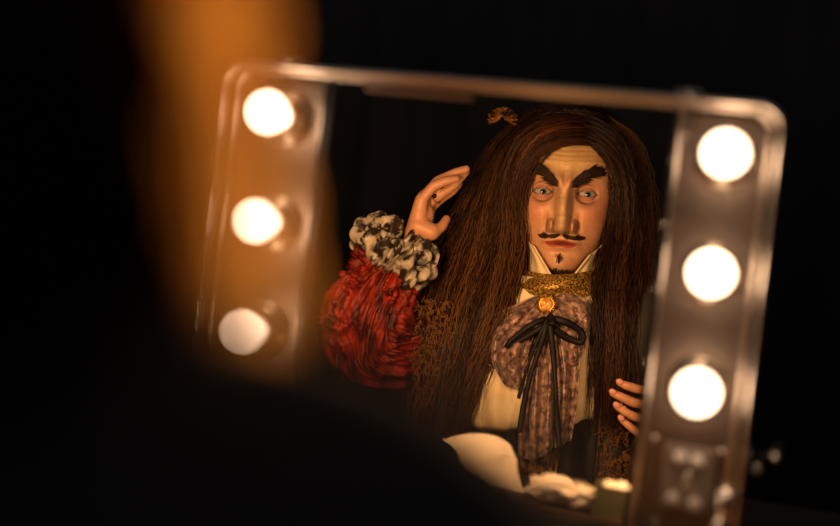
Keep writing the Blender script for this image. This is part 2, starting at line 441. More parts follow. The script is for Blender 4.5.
def fuse(mb, name, mats, parent, voxel, smooth_it=4, extra=None):
    me = bpy.data.meshes.new('t'); me.from_pydata([tuple(p) for p in mb.v], [], mb.f)
    o = bpy.data.objects.new('t', me); COL.objects.link(o)
    r = o.modifiers.new('r', 'REMESH'); r.mode = 'VOXEL'; r.voxel_size = voxel
    s = o.modifiers.new('s', 'SMOOTH'); s.iterations = smooth_it; s.factor = .5
    dg = bpy.context.evaluated_depsgraph_get(); ev = o.evaluated_get(dg); m2 = ev.to_mesh()
    V = [tuple(v.co) for v in m2.vertices]; F = [tuple(p.vertices) for p in m2.polygons]
    ev.to_mesh_clear(); bpy.data.objects.remove(o)
    out = MB(); out.add(V, F)
    return out
bf = fuse(body, 'b', None, None, .0032)
m_skin = mat('skin', (.6, .34, .2), .42, attr='tint', var=.08, scale=120, bump=.12, bscale=500, spec=.4)
_B = m_skin.node_tree.nodes['Principled BSDF']; _B.inputs['Subsurface Weight'].default_value = .12; _B.inputs['Subsurface Scale'].default_value = .01; _B.inputs['Subsurface Radius'].default_value = (1, .4, .2)
m_nail = mat('nail', (.50, .23, .17), .45)
tips = [P(c[3][0], c[3][1], c[3][2]) for c in chR]
cols = []
for v in bf.v:
    d = min((Vector(v)-t).length for t in tips)
    k = math.exp(-(d/.014)**2); b_ = np.array([.50, .255, .145])*(1-k*.5)+np.array([.58, .20, .13])*k*.5
    cols.append(tuple(b_*(1+.08*nz(v[0]*60, v[1]*60, v[2]*60))))
bf.c = cols
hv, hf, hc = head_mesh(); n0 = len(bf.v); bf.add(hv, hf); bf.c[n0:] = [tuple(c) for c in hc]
for s in (-1, 1):                                             # ears, under the hair
    for (dy, dz, r) in ((-.004, .012, .014), (-.006, -.004, .015), (-.002, -.02, .010)):
        n0 = len(bf.v); bf.ball(HP(s*.076, dy, dz), (.006, r, r*1.05), n=14, m_=8); bf.c[n0:] = [(.6, .3, .18)]*(len(bf.v)-n0)
for i, c in enumerate(chR):
    t = Vector(P(*c[3])); b_ = Vector(P(*c[2])); d = (t-b_).normalized(); ctr = t+Vector((0, .0062, .0022))
    n0 = len(bf.v); R = Matrix((d, Vector((0, 1, 0)), d.cross(Vector((0, 1, 0))).normalized())).transposed()
    bf.ball(ctr, (.0062, .0012, .0046), mi=1, n=12, m_=8, R=R); bf.c[n0:] = [(1, 1, 1)]*(len(bf.v)-n0)
bo = bf.build('body', [m_skin, m_nail], per, color=True, clean=False)

# eyes
m_scl = mat('eye white', (.42, .36, .31), .12); m_iris = mat('blue grey iris', (.06, .11, .16), .15, col2=(.14, .22, .28), scale=600); m_pup = mat('pupil', (.003, .003, .003), .05)
for s in (-1, 1):
    mb = MB(); R = .0135; n_, k_ = 40, 36; V = []
    gz = Vector((.12, 1, -.02)).normalized()
    q = Vector((0, 0, 1)).rotation_difference(gz)
    for i in range(k_+1):
        th = PI*i/k_; rr = R*(1+.05*math.exp(-(th/.45)**2))
        for j in range(n_):
            a = 2*PI*j/n_; v = q @ Vector((rr*math.sin(th)*math.cos(a), rr*math.sin(th)*math.sin(a), rr*math.cos(th)))
            V.append(HP(s*EX+v.x, EYE_Y+v.y, EZ+v.z))
    for i in range(k_):
        mi = 2 if (i+.5)/k_*PI < .24 else (1 if (i+.5)/k_*PI < .47 else 0)
        mb.add([V[i*n_+j] for j in range(n_)]+[V[(i+1)*n_+j] for j in range(n_)], [(j, n_+j, n_+(j+1) % n_, (j+1) % n_) for j in range(n_)], mi)
    mb.build('eye', [m_scl, m_iris, m_pup], per)
# hair materials
m_hair = mat('dark brown hair', (.05, .02, .008), .42, attr='tint', spec=.3)
m_fine = mat('backlit fringe hair', (.05, .018, .006), .5, spec=.3)  # fringe strands; the orange backlight glow is put into their translucent colour
m_hairbase = mat('inner hair', (.012, .006, .004), .9, attr='tint', spec=.05)
_N = m_hair.node_tree.nodes; _L = m_hair.node_tree.links; _t = _N.new('ShaderNodeBsdfTranslucent'); _t.inputs[0].default_value = (.70, .40, .16, 1)
_m = _N.new('ShaderNodeMixShader'); _m.inputs[0].default_value = .15
_L.new(_N['Principled BSDF'].outputs[0], _m.inputs[1]); _L.new(_t.outputs[0], _m.inputs[2]); _L.new(_m.outputs[0], _N['Material Output'].inputs[0])
_N = m_fine.node_tree.nodes; _L = m_fine.node_tree.links; _t = _N.new('ShaderNodeBsdfTranslucent'); _t.inputs[0].default_value = (.97, .58, .15, 1)
_m = _N.new('ShaderNodeMixShader'); _m.inputs[0].default_value = .93
_L.new(_N['Principled BSDF'].outputs[0], _m.inputs[1]); _L.new(_t.outputs[0], _m.inputs[2]); _L.new(_m.outputs[0], _N['Material Output'].inputs[0])
m_brow = mat('black brow hair', (.028, .017, .010), .55, spec=.3)
def tuft(name, spots, length, dirf, r, lift, label=None, base=None):
    mb = MB()
    for (x, z) in spots:
        y = face_y(x, z); d = Vector(dirf(x, z)).normalized(); L = length*random.uniform(.6, 1.3)
        pts = []
        for k in range(4):
            t = k/3; xx = x+d.x*L*t; zz = z+d.z*L*t
            yy = face_y(xx, zz)+lift*math.sin(min(1, t+.15)*PI*.6)*random.uniform(.6, 1.2)+.0004
            pts.append(HP(xx, yy, zz))
        mb.tube(pts, [r, r, r*.8, r*.3], 4)
    o = mb.build(name, m_brow, per, clean=False)
    return o
for s in (-1, 1):
    sp = []
    for k in range(620):
        t = random.random(); ax = .0105+t*.042; wd = (.0074 if t < .6 else .0074*(1-(t-.6)/.55))
        zc = .0115+.0200*min(1, t/.62)+(.002*(t-.62) if t > .62 else 0)
        sp.append((s*ax, zc+random.uniform(-1, 1)*wd*min(1, .65+t)))
    tuft('eyebrow', sp, .012, lambda x, z: (s*1.0, 0, .75+random.uniform(-.8, .8)), .0006, .0042)
sp = []
for k in range(520):
    x = random.uniform(-.0295, .0295); ax = abs(x)
    if ax < .0018: continue
    zc = -.0668-.0035*(ax/.028)**2-.002*(ax > .022); sp.append((x, zc+random.uniform(-.0022, .0018)*(1-.55*ax/.03)))
tuft('moustache', sp, .0085, lambda x, z: (math.copysign(1, x), 0, -.45+random.uniform(-.2, .2)+(.9 if abs(x) > .02 else 0)), .00055, .0018)
sp = [(random.gauss(0, .0028), random.uniform(-.106, -.095)) for k in range(30)]
sp += [(random.uniform(-.020, .020), random.uniform(-.134, -.119)) for k in range(240)]
sp = [p for p in sp if p[1] > -.117 or abs(p[0]) < .022-.9*max(0, -.119-p[1]-.006)]
tuft('goatee', sp, .007, lambda x, z: (x*8, 0, -1), .0005, .0012)

# --- hair
def guide(pts): return np.array([list(P(*q)) for q in pts])
def l(pts): return np.array([[H0.x+x, H0.y+y, z] for x, y, z in pts])
K = 7
def rs(gd): return np.array([cr(gd, i/(K-1)) for i in range(K)])
Hz = H0.z
left = [rs(guide(q)) for q in (
    [(558, 129, .055), (536, 141, .078), (518, 170, .078), (514, 205, .072), (516, 245, .080), (508, 300, .115), (488, 350, .13), (470, 400, .13), (462, 436, .13)],
    [(545, 119, .03), (515, 150, .05), (505, 200, .06), (497, 250, .075), (480, 310, .11), (466, 370, .12), (452, 436, .12)],
    [(530, 115, 0), (500, 150, .01), (482, 200, .02), (466, 250, .04), (448, 310, .08), (436, 370, .10), (425, 440, .10)],
    [(518, 118, -.04), (490, 150, -.03), (470, 200, -.02), (448, 250, .01), (428, 305, .05), (416, 370, .07), (406, 440, .07)])]
right = [rs(guide(q)) for q in (
    [(572, 129, .055), (596, 144, .076), (616, 170, .072), (619, 205, .066), (612, 245, .076), (600, 300, .110), (603, 360, .12), (598, 440, .12)],
    [(585, 117, .03), (612, 140, .04), (624, 190, .045), (624, 250, .055), (620, 310, .09), (618, 370, .10), (612, 450, .10)],
    [(598, 113, 0), (630, 140, .0), (640, 190, .01), (642, 250, .03), (640, 310, .06), (636, 370, .07), (630, 450, .07)],
    [(606, 116, -.04), (634, 145, -.03), (645, 190, -.03), (650, 250, -.02), (652, 310, .0), (652, 370, .01), (650, 450, .0)])]
def backg(a, zend=.60):
    a = math.radians(a); sx, sy = math.sin(a), -math.cos(a)
    return rs(l([(sx*.02, sy*.02, Hz+.130), (sx*.075, sy*.095, Hz+.095), (sx*.112, sy*.132, Hz+.0), (sx*.140, sy*.150, Hz-.12), (sx*.185, sy*.170, Hz-.22), (sx*.195, sy*.175, Hz-.34), (sx*.19, sy*.17, Hz-.45)]))
inner_r = right[2]*.6+right[1]*.4
backs = [left[3]]+[backg(a) for a in (-75, -45, -15, 15, 45)]+[backg(75)*.7+inner_r*.3, inner_r]
DARKER = [(.030, .012, .006), (.018, .008, .004), (.05, .019, .008), (.07, .026, .010)]  # darker palette; the weak light on the right-hand hair is put into colour
HAIR_COLS = [(.070, .031, .011), (.038, .017, .007), (.105, .047, .016), (.14, .060, .020), (.024, .011, .005)]
hair = MB(); HV = []; HC = []; HM = []
def crv(G, t):
    """Catmull-Rom along axis 0 of G for an array t of shape (n,); G is (k, n, 3) or (k, ...)"""
    k = G.shape[0]-1; x = np.clip(t, 0, 1)*k; i = np.minimum(x.astype(int), k-1); f = (x-i)
    ix = np.arange(len(t)); pick = (lambda q: G[q, ix]) if G.ndim == 3 and G.shape[1] == len(t) else (lambda q: G[q])
    p0, p1, p2, p3 = pick(np.maximum(i-1, 0)), pick(i), pick(i+1), pick(np.minimum(i+2, k))
    f = f.reshape(-1, *([1]*(p1.ndim-1)))
    return .5*(2*p1+(p2-p0)*f+(2*p0-5*p1+4*p2-p3)*f*f+(3*p1-p0-3*p2+p3)*f**3)
def strands(gs, n, r, jit, crimp=.0030, cols=HAIR_COLS, t0=(0, .04), t1=(.88, 1.0), seg=26, mi=0, root=.22):
    G = np.array(gs)
    nc = max(8, n//9)                                            # locks; strands of a lock run together
    cl = rng.integers(0, nc, n); ls = rng.random(nc)
    s_ = np.clip(ls[cl]+rng.normal(0, .012, n), 0, 1)
    gg = crv(G, s_).transpose(1, 0, 2)                           # (K, n, 3)
    a0 = rng.uniform(*t0, n); a1 = rng.uniform(*t1, n)
    loff = rng.normal(0, 1, (nc, 3))*[1, 1, .5]; loff2 = rng.normal(0, 1, (nc, 3))*[1, 1, 0]; lph = rng.uniform(0, 6, nc); lsw = rng.uniform(2, 7, nc); lfr = rng.uniform(60, 120, nc)
    off = loff[cl]*jit+rng.normal(0, .28, (n, 3))*jit; off2 = loff2[cl]*jit*.8+rng.normal(0, .35, (n, 3))*[1, 1, 0]*jit
    ph = lph[cl]+rng.normal(0, .5, n); sw = lsw[cl]; fr = lfr[cl]*rng.uniform(.96, 1.04, n); am = crimp*rng.uniform(.4, 1.5, n)
    pts = []
    for i in range(seg):
        t = a0+(a1-a0)*i/(seg-1); p = crv(gg, t); e = np.minimum(1, .25+t*2.2)[:, None]
        p = p+off*e*(.6+t)[:, None]+off2*np.sin(sw*t+ph)[:, None]*.7*e
        p = p+np.stack([np.sin(fr*t+ph), np.cos(fr*.83*t+ph*2), 0*t], 1)*am[:, None]*e
        pts.append(p)
    pts = np.array(pts).transpose(1, 0, 2)                       # (n, seg, 3)
    tg = np.gradient(pts, axis=1); tg /= np.linalg.norm(tg, axis=2, keepdims=True)+1e-9
    sd = np.cross(tg, [0, 1, 0]); sd /= np.linalg.norm(sd, axis=2, keepdims=True)+1e-9; up = np.cross(tg, sd)
    prof = np.ones(seg); prof[-5:] = [.95, .85, .7, .45, .15]
    rad = (r*rng.uniform(.6, 1.3, n))[:, None]*prof[None, :]
    ring = np.stack([pts+(sd*math.cos(a)+up*math.sin(a))*rad[..., None] for a in (0, 2*PI/3, 4*PI/3)], 2)   # n,seg,3,3
    lc = np.array(cols)[rng.integers(0, len(cols), nc)]*rng.uniform(.6, 1.4, (nc, 1))
    c = lc[cl]*rng.uniform(.7, 1.35, (n, 1))
    tt = a0[:, None]+(a1-a0)[:, None]*np.linspace(0, 1, seg)[None, :]
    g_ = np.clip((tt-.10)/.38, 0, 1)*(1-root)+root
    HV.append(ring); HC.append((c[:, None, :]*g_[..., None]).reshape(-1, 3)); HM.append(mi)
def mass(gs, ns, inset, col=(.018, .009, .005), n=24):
    G = np.array(gs); ctr = np.array([H0.x, H0.y, 0]); V = []
    for i in range(ns):
        gg = np.array([cr(G[:, q, :], i/(ns-1)) for q in range(K)])
        for j in range(n):
            p = cr(gg, j/(n-1)*.96); d = p[:2]-ctr[:2]; Ld = np.linalg.norm(d)
            p = p.copy(); p[:2] -= d/max(Ld, 1e-3)*inset*min(1, Ld/.05)
            p[0] += .006*nz(i*.9, j*.4, inset*50); p[1] += .006*nz(i*.9, j*.4, 9)
            V.append(p)
    F = [(i*n+j, (i+1)*n+j, (i+1)*n+j+1, i*n+j+1) for i in range(ns-1) for j in range(n-1)]
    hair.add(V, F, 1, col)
mass(left, 24, .012); mass([right[0], right[1], inner_r], 24, .012); mass(backs, 60, .012)
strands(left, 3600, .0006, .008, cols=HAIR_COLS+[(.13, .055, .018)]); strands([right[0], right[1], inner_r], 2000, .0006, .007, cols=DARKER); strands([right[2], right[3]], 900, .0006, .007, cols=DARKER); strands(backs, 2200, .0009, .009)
# front sweep over the forehead
sweep = [rs(guide(q)) for q in (
    [(618, 152, .04), (602, 147, .084), (580, 144, .099), (558, 146, .101), (538, 156, .100), (525, 172, .092), (518, 192, .082), (516, 220, .078)],
    [(600, 116, .02), (575, 116, .06), (550, 120, .078), (528, 134, .080), (516, 160, .072), (510, 190, .066), (507, 225, .066)])]
sweep2 = [rs(guide(q)) for q in (
    [(566, 132, .06), (588, 143, .094), (604, 157, .092), (613, 171, .084), (617, 188, .078), (618, 208, .074), (616, 240, .074)],
    [(562, 112, .03), (590, 116, .065), (612, 130, .066), (624, 150, .058), (629, 175, .052), (631, 205, .05), (632, 240, .05)])]
strands(sweep, 800, .0006, .005, .0015, cols=DARKER+[(.12, .040, .013)], root=.35); strands(sweep2, 800, .0006, .005, .0015, cols=DARKER)
mass(sweep, 8, .005); mass(sweep2, 8, .005)
crown = [rs(guide(q)) for q in (
    [(512, 122, -.04), (530, 112, -.02), (548, 108, 0), (566, 107, 0), (584, 108, 0), (600, 112, -.02), (612, 122, -.04)],
    [(522, 128, .03), (535, 121, .05), (548, 116, .062), (566, 114, .066), (584, 116, .062), (598, 121, .05), (608, 128, .03)])]
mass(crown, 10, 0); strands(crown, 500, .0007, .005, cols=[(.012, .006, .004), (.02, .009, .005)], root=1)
# stray fly-away hair at the outline
strands([left[3], backs[1]], 160, .0006, .016); fr = [right[1]+np.array([0, .002, 0]), right[2]+np.array([.002, .001, 0])]
strands(fr, 1250, .0008, .008, mi=2, t1=(.50, .84))  # extra strands added to carry the orange glow along the edge
strands([right[1]+np.array([-.004, .010, 0]), right[2]+np.array([-.008, .008, 0])], 750, .0006, .005, cols=DARKER)
def build_hair():
    V = [np.array([tuple(p) for p in hair.v])]; Cc = [np.array(hair.c)]; F = [np.array(hair.f)]; MI = [np.ones(len(hair.f), int)]; b = len(hair.v)
    for ring, c, mi in zip(HV, HC, HM):
        n, seg = ring.shape[:2]; V.append(ring.reshape(-1, 3)); Cc.append(np.repeat(c, 3, 0))
        i = np.arange(n)[:, None, None]; q = np.arange(seg-1)[None, :, None]; j = np.arange(3)[None, None, :]
        j = j if mi != 2 else j[:, :, :1]; o = b+i*seg*3+q*3; f = np.stack([o+j, o+(j+1) % 3, o+3+(j+1) % 3, o+3+j], -1).reshape(-1, 4)
        F.append(f); MI.append(np.full(len(f), mi)); b += n*seg*3
    V = np.concatenate(V); Cc = np.concatenate(Cc); F = np.concatenate(F); MI = np.concatenate(MI)
    me = bpy.data.meshes.new('hair'); me.vertices.add(len(V)); me.vertices.foreach_set('co', V.astype(np.float32).ravel())
    me.loops.add(F.size); me.loops.foreach_set('vertex_index', F.astype(np.int32).ravel())
    me.polygons.add(len(F)); me.polygons.foreach_set('loop_start', np.arange(0, F.size, 4, dtype=np.int32))
    me.materials.append(m_hair); me.materials.append(m_hairbase); me.materials.append(m_fine)
    me.update(calc_edges=True); me.polygons.foreach_set('material_index', MI.astype(np.int32)); me.polygons.foreach_set('use_smooth', [True]*len(F))
    at = me.color_attributes.new('tint', 'FLOAT_COLOR', 'POINT'); at.data.foreach_set('color', np.c_[Cc, np.ones(len(Cc))].astype(np.float32).ravel())
    me.validate(); o = bpy.data.objects.new('hair', me); COL.objects.link(o); o.parent = per; return o
build_hair()

# --- cloth sheets
def sheet(name, rows, mt, nu=60, nv=60, fold=None, solid=.0015, local=False, tint=None, extra=None, label=None):
    G = np.array([[list(P(*q)) if not local else q for q in r] for r in rows], float)
    V = []
    for i in range(nv):
        t = i/(nv-1); row = np.array([cr(G[:, k, :], t) for k in range(G.shape[1])])
        for j in range(nu):
            s = j/(nu-1); p = cr(row, s)
            if fold is not None:
                f_ = fold(s, t)
                if hasattr(f_, '__len__'): p = p+np.array(f_)
                else: p = p+np.array([0, f_, 0])
            V.append(p)
    F = [(i*nu+j, i*nu+j+1, (i+1)*nu+j+1, (i+1)*nu+j) for i in range(nv-1) for j in range(nu-1)]
    mb = MB(); mb.add(V, F)
    o = mb.build(name, mt, per, solid=solid, clean=False)
    if extra:
        e = MB(); extra(e, G); e.build('embroidery', m_goldthread, o, clean=False)
    if label: o['label'] = label
    return o
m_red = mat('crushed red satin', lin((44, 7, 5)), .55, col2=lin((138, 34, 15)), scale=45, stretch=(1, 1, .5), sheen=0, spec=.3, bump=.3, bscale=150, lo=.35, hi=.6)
m_cream = mat('cream cotton', lin((228, 206, 160)), .75, col2=lin((244, 226, 186)), scale=30, bump=.25, bscale=300)
m_jabot = mat('brown purple damask', lin((70, 46, 46)), .34, col2=lin((172, 138, 120)), scale=95, detail=9, lo=.40, hi=.66, bump=.25, bscale=70, sheen=.2)
m_gold = mat('gold glitter brocade', lin((80, 58, 20)), .35, .4, col2=lin((205, 165, 70)), scale=330, lo=.45, hi=.58, bump=.8, bscale=400)
m_goldthread = mat('gold thread', lin((120, 78, 30)), .7, .2)
m_coat = mat('dark brown brocade coat', (.012, .008, .006), .7, col2=(.045, .025, .012), scale=90, lo=.5, hi=.62, bump=.4)
m_black_satin = mat('black satin', (.006, .005, .005), .6, spec=.25)
m_vest = mat('old gold brocade', lin((60, 36, 14)), .45, .2, col2=lin((160, 112, 52)), scale=70, lo=.45, hi=.6, bump=.4)
m_lace = mat('patterned satin ruffle', lin((36, 30, 25)), .38, col2=lin((168, 158, 140)), scale=48, lo=.46, hi=.56, bump=.3, bscale=120)
m_trouser = mat('black cloth', (.022, .020, .020), .85)
m_boot = mat('black leather', (.008, .007, .006), .35)

# coat body around the torso, open at the front
def ring(z, rx, ry, cy, a0=38):
    return [(rx*math.sin(math.radians(a)), cy+ry*math.cos(math.radians(a)), z) for a in np.linspace(a0, 360-a0, 13)]
sheet('coat', [ring(.99, .065, .06, -.01, 55), ring(.95, .115, .085, -.02, 50), ring(.915, .195, .105, -.02, 46), ring(.86, .222, .125, -.02, 42),
               ring(.76, .205, .135, -.02, 40), ring(.64, .185, .13, -.02, 40), ring(.54, .215, .16, -.02, 42), ring(.46, .25, .20, -.01, 46)],
      m_coat, 120, 60, local=True, fold=lambda s, t: .004*math.sin(s*70)*t, solid=.004)
# torso under-layer so nothing shows through
vb = MB()
for x in (-.07, 0, .07):
    vb.cone((x, -.015, .865), .096, (x*.85, -.01, .66), .094); vb.cone((x*.85, -.01, .66), .094, (x, -.03, .53), .108)
vf = fuse(vb, 'v', None, None, .008, 3); vf.build('waistcoat', m_vest, per)
# trousers and boots
tbm = MB()
for s in (-1, 1):
    tbm.cone((s*.085, -.03, .515), .10, (s*.13, .36, .50), .070); tbm.cone((s*.13, .36, .50), .070, (s*.13, .345, .24), .056)
fuse(tbm, 't', None, None, .008, 4).build('trousers', m_trouser, per)
for s in (-1, 1):
    bb = MB(); bb.cone((s*.13, .345, .30), .058, (s*.13, .34, .09), .048); bb.cone((s*.13, .33, .055), .050, (s*.14, .46, .042), .040); bb.cone((s*.14, .46, .042), .040, (s*.145, .53, .036), .030)
    bb = fuse(bb, 'x', None, None, .006, 4); bb.v = [(v[0], v[1], max(v[2], .006)) for v in bb.v]; bb.box((s*.137, .40, .006), (.08, .26, .012)); bb.build('boot', m_boot, per)

# shirt front
def sfold(s, t): return .006*math.sin(s*34+3*math.sin(t*3))*(.3+t)*.8+.003*nz(s*8, t*5)
sheet('shirt', [[(520, 275, .07), (540, 278, .095), (560, 280, .095), (590, 275, .07)],
                [(490, 320, .095), (520, 320, .112), (570, 320, .112), (601, 305, .085)],
                [(474, 360, .105), (505, 362, .125), (565, 362, .122), (603, 350, .095)],
                [(464, 400, .115), (496, 402, .142), (560, 400, .125), (603, 385, .10)],
                [(461, 418, .105), (495, 426, .138), (560, 422, .12), (601, 412, .10)],
                [(466, 424, .085), (496, 432, .105), (560, 426, .10), (599, 420, .085)]], m_cream, 110, 90, sfold)
# coat fronts with gold embroidery
def curls(x0, x1, y0, y1, n, w, r=.00055):
    def f(mb, G):
        for _ in range(n):
            px = random.uniform(x0, x1); py = random.uniform(y0, y1)
            c = P(px, py, w+random.uniform(0, .004)); a = random.uniform(0, 6); da = random.uniform(-.5, .5)
            pts = [c]
            for k in range(random.randint(6, 15)):
                da = max(-1.1, min(1.1, da+random.uniform(-.6, .6))); a += da
                c = c+Vector((math.cos(a), random.uniform(-.15, .15), math.sin(a)*1.3))*.0017; pts.append(c)
            mb.tube(pts, r, 4)
    return f
sheet('lapel', [[(500, 275, .075), (485, 275, .06), (462, 275, .04)],
                [(472, 320, .115), (450, 320, .10), (426, 320, .07)],
                [(462, 370, .135), (440, 370, .122), (412, 370, .085)],
                [(458, 445, .14), (432, 448, .125), (402, 450, .085)],
                [(470, 520, .14), (440, 520, .125), (410, 520, .085)]], m_coat, 40, 60, lambda s, t: .004*math.sin(s*12+t*4), .003,
      extra=curls(412, 452, 300, 445, 280, .126))
sheet('lapel', [[(592, 275, .07), (612, 275, .05), (640, 280, .02)],
                [(602, 320, .105), (622, 320, .09), (650, 320, .05)],
                [(602, 370, .118), (625, 370, .10), (655, 370, .06)],
                [(598, 445, .125), (622, 448, .11), (655, 450, .07)],
                [(590, 520, .13), (620, 520, .115), (655, 520, .07)]], m_coat, 40, 60, lambda s, t: .004*math.sin(s*12+t*4), .003,
      extra=curls(600, 645, 425, 500, 160, .125))
sheet('waistband', [[(505, 420, .105), (545, 424, .12), (605, 415, .09)], [(505, 450, .11), (548, 452, .125), (607, 445, .095)], [(505, 530, .115), (548, 530, .13), (607, 530, .10)]], m_black_satin, 40, 30, lambda s, t: .003*math.sin(s*30), .002)
sheet('waistcoat_front', [[(522, 420, .125), (540, 422, .136), (562, 418, .13)], [(520, 455, .128), (540, 456, .14), (560, 450, .133)], [(524, 482, .13), (541, 484, .142), (556, 476, .135)], [(528, 530, .13), (541, 530, .14), (552, 530, .135)]], m_vest, 40, 40, lambda s, t: .003*math.sin(s*22+5*t), .002)
# collar, neckband
sheet('collar', [[(524, 238, .02), (528, 241, .05), (534, 246, .075)], [(529, 258, .035), (537, 262, .075), (545, 264, .095)], [(527, 284, .04), (540, 284, .085), (556, 282, .105)]], m_cream, 30, 30, lambda s, t: .002*math.sin(s*14), .003)
sheet('collar', [[(603, 244, .02), (597, 250, .05), (590, 255, .078)], [(599, 262, .035), (588, 268, .075), (578, 270, .097)], [(602, 284, .04), (588, 284, .085), (568, 282, .105)]], m_cream, 30, 30, lambda s, t: .002*math.sin(s*14), .003)
nb = MB(); ncx = P(558, 278, 0)
V = []; NA, NB = 120, 16
for i in range(NB):
    t = i/(NB-1)
    for j in range(NA):
        a = 2*PI*j/NA; rr = 1+.05*math.sin(a*3+t*5)+.03*nz(math.cos(a)*3, math.sin(a)*3, t*5)+.08*math.sin(t*PI)
        V.append((ncx.x+.003+.068*rr*math.sin(a)*(1+.10*t), -.0+.102*rr*math.cos(a)*(1+.08*t)+.006, ncx.z+.028-.040*t-.020*math.cos(a)+.010*math.sin(a)))
nb.add(V, [(i*NA+j, i*NA+(j+1) % NA, (i+1)*NA+(j+1) % NA, (i+1)*NA+j) for i in range(NB-1) for j in range(NA)])
nb.build('neckband', m_gold, per, solid=.003, clean=False)
# cravat: pleated fall and side ruffles
def pleat(k, amp, ph=0): return lambda s, t: 1.25*amp*math.sin(s*k+ph+.8*math.sin(t*4))*min(1, .25+t*1.3)+.006*nz(s*7, t*7, k)+.003*nz(s*19, t*19, k)
cv = thing
sheet('cravat', [[(537, 300, .118), (543, 302, .125), (549, 302, .126), (556, 300, .12)],
                 [(530, 325, .135), (542, 326, .148), (556, 326, .148), (575, 324, .135)],
                 [(527, 360, .148), (541, 360, .160), (560, 360, .160), (580, 358, .145)],
                 [(522, 405, .155), (538, 405, .168), (558, 405, .168), (577, 402, .152)],
                 [(519, 440, .158), (536, 446, .170), (555, 442, .170), (572, 436, .155)],
                 [(519, 456, .158), (534, 460, .170), (552, 450, .170), (570, 440, .155)]], m_jabot, 110, 90, pleat(26, .0075))
sheet('cravat_ruffle', [[(536, 296, .115), (540, 300, .12), (545, 306, .128)],
                        [(508, 308, .125), (520, 322, .148), (537, 328, .150)],
                        [(491, 318, .125), (503, 345, .155), (528, 355, .160)],
                        [(484, 340, .125), (500, 368, .158), (524, 374, .162)],
                        [(487, 360, .125), (508, 386, .150), (526, 388, .158)]], m_jabot, 80, 80, pleat(17, .010, 1))
sheet('cravat_ruffle', [[(548, 304, .130), (555, 298, .122), (562, 292, .112)],
                        [(556, 328, .150), (572, 318, .140), (584, 298, .115)],
                        [(560, 350, .158), (578, 340, .148), (592, 312, .115)],
                        [(562, 368, .160), (578, 362, .150), (586, 345, .125)]], m_jabot, 60, 60, pleat(15, .007, 2))
# ribbon bow
def ribbon(mb, pts, wd, n=30):
    G = np.array([list(P(*q)) for q in pts]); V = []
    for i in range(n):
        t = i/(n-1); p = cr(G, t); q = cr(G, min(1, t+.02))-cr(G, max(0, t-.02)); q = Vector(q).normalized(); sd = q.cross(Vector((0, 1, 0))).normalized()
        tw = wd/2*(1+.2*math.sin(t*9))
        for s in (-1, -.3, .3, 1): V.append(Vector(p)+sd*tw*s+Vector((0, .0025*math.sin(t*14)+.0015*(abs(s) < .5), 0)))
    mb.add(V, [(i*4+j, i*4+j+1, (i+1)*4+j+1, (i+1)*4+j) for i in range(n-1) for j in range(3)])
mb = MB()
ribbon(mb, [(548, 320, .17), (541, 345, .176), (532, 372, .178), (525, 400, .184), (520, 432, .186)], .008)
ribbon(mb, [(550, 320, .17), (553, 350, .178), (556, 385, .186), (557, 415, .188), (560, 448, .19)], .008)
ribbon(mb, [(548, 318, .17), (533, 352, .178), (524, 380, .180), (519, 398, .182)], .005)
ribbon(mb, [(550, 318, .165), (566, 322, .172), (582, 332, .165), (582, 342, .160), (568, 338, .166), (551, 326, .17)], .010)
ribbon(mb, [(546, 318, .165), (530, 326, .172), (512, 340, .17), (508, 346, .162), (525, 338, .168), (547, 324, .17)], .008)
ribbon(mb, [(547, 316, .16), (552, 322, .178), (549, 330, .170)], .016, 12)
mb.build('ribbon_bow', m_black_satin, per, solid=.001, clean=False)
# brooch
bc = P(547, 304, .142)
mb = MB(); mb.lathe([(.0, -.002), (.0125, -.002), (.0135, .001), (.0125, .004), (.0105, .0045), (.0095, .003), (0, .003)], tuple(bc), n=32)
for k in range(20):
    a = 2*PI*k/20; mb.ball(bc+Vector((.0135*math.cos(a), .002, .0135*math.sin(a))), .0019, n=8, m_=6)
br = mb.build('brooch', mat('polished gold', lin((225, 170, 70)), .22, 1), per)
mb = MB(); mb.ball(bc+Vector((0, .0035, 0)), (.0098, .005, .0098), n=24, m_=14); mb.build('gemstone', mat('amber stone', lin((190, 120, 40)), .08, 0, col2=lin((240, 200, 120)), scale=160), br)

# sleeves
def sleeve(name, path, radii, mt, nu=150, nv=150, amp=.010, seed=0, bias=(0, 0, 0)):
    G = np.array([list(p) for p in path], float); Rr = np.array([[r] for r in radii]); V = []
    up = Vector((0, 1, .2)).normalized()
    for i in range(nv):
        t = i/(nv-1); p = Vector(cr(G, t)); tg = Vector(cr(G, min(1, t+.01))-cr(G, max(0, t-.01))).normalized()
        up = (up-tg*up.dot(tg)).normalized(); sd = tg.cross(up); r = float(cr(Rr, t)[0])
        for j in range(nu):
            a = 2*PI*j/nu; ca, sa = math.cos(a), math.sin(a)
            n1 = nz(ca*2.2+seed, sa*2.2, t*4.0); n2 = nz(ca*5.5+seed+n1, sa*5.5, t*4+2.5*n1); n3 = nz(ca*11+seed, sa*11+2*n2, t*6+n2)
            d = .9*(1-min(1, abs(n2)*4.5))**1.0-.9*(abs(n2) < -1)+(1-abs(n3)*3.6)*.35+n1*1.2
            rr = r+amp*1.5*(d-.45)*min(1, 4*t+.2)*min(1, 4*(1-t)+.3)
            V.append(p+(sd*ca+up*sa)*rr)
    F = [(i*nu+j, i*nu+(j+1) % nu, (i+1)*nu+(j+1) % nu, (i+1)*nu+j) for i in range(nv-1) for j in range(nu)]
    mb = MB(); mb.add(V, F); return mb.build(name, mt, per, solid=.0015, clean=False)
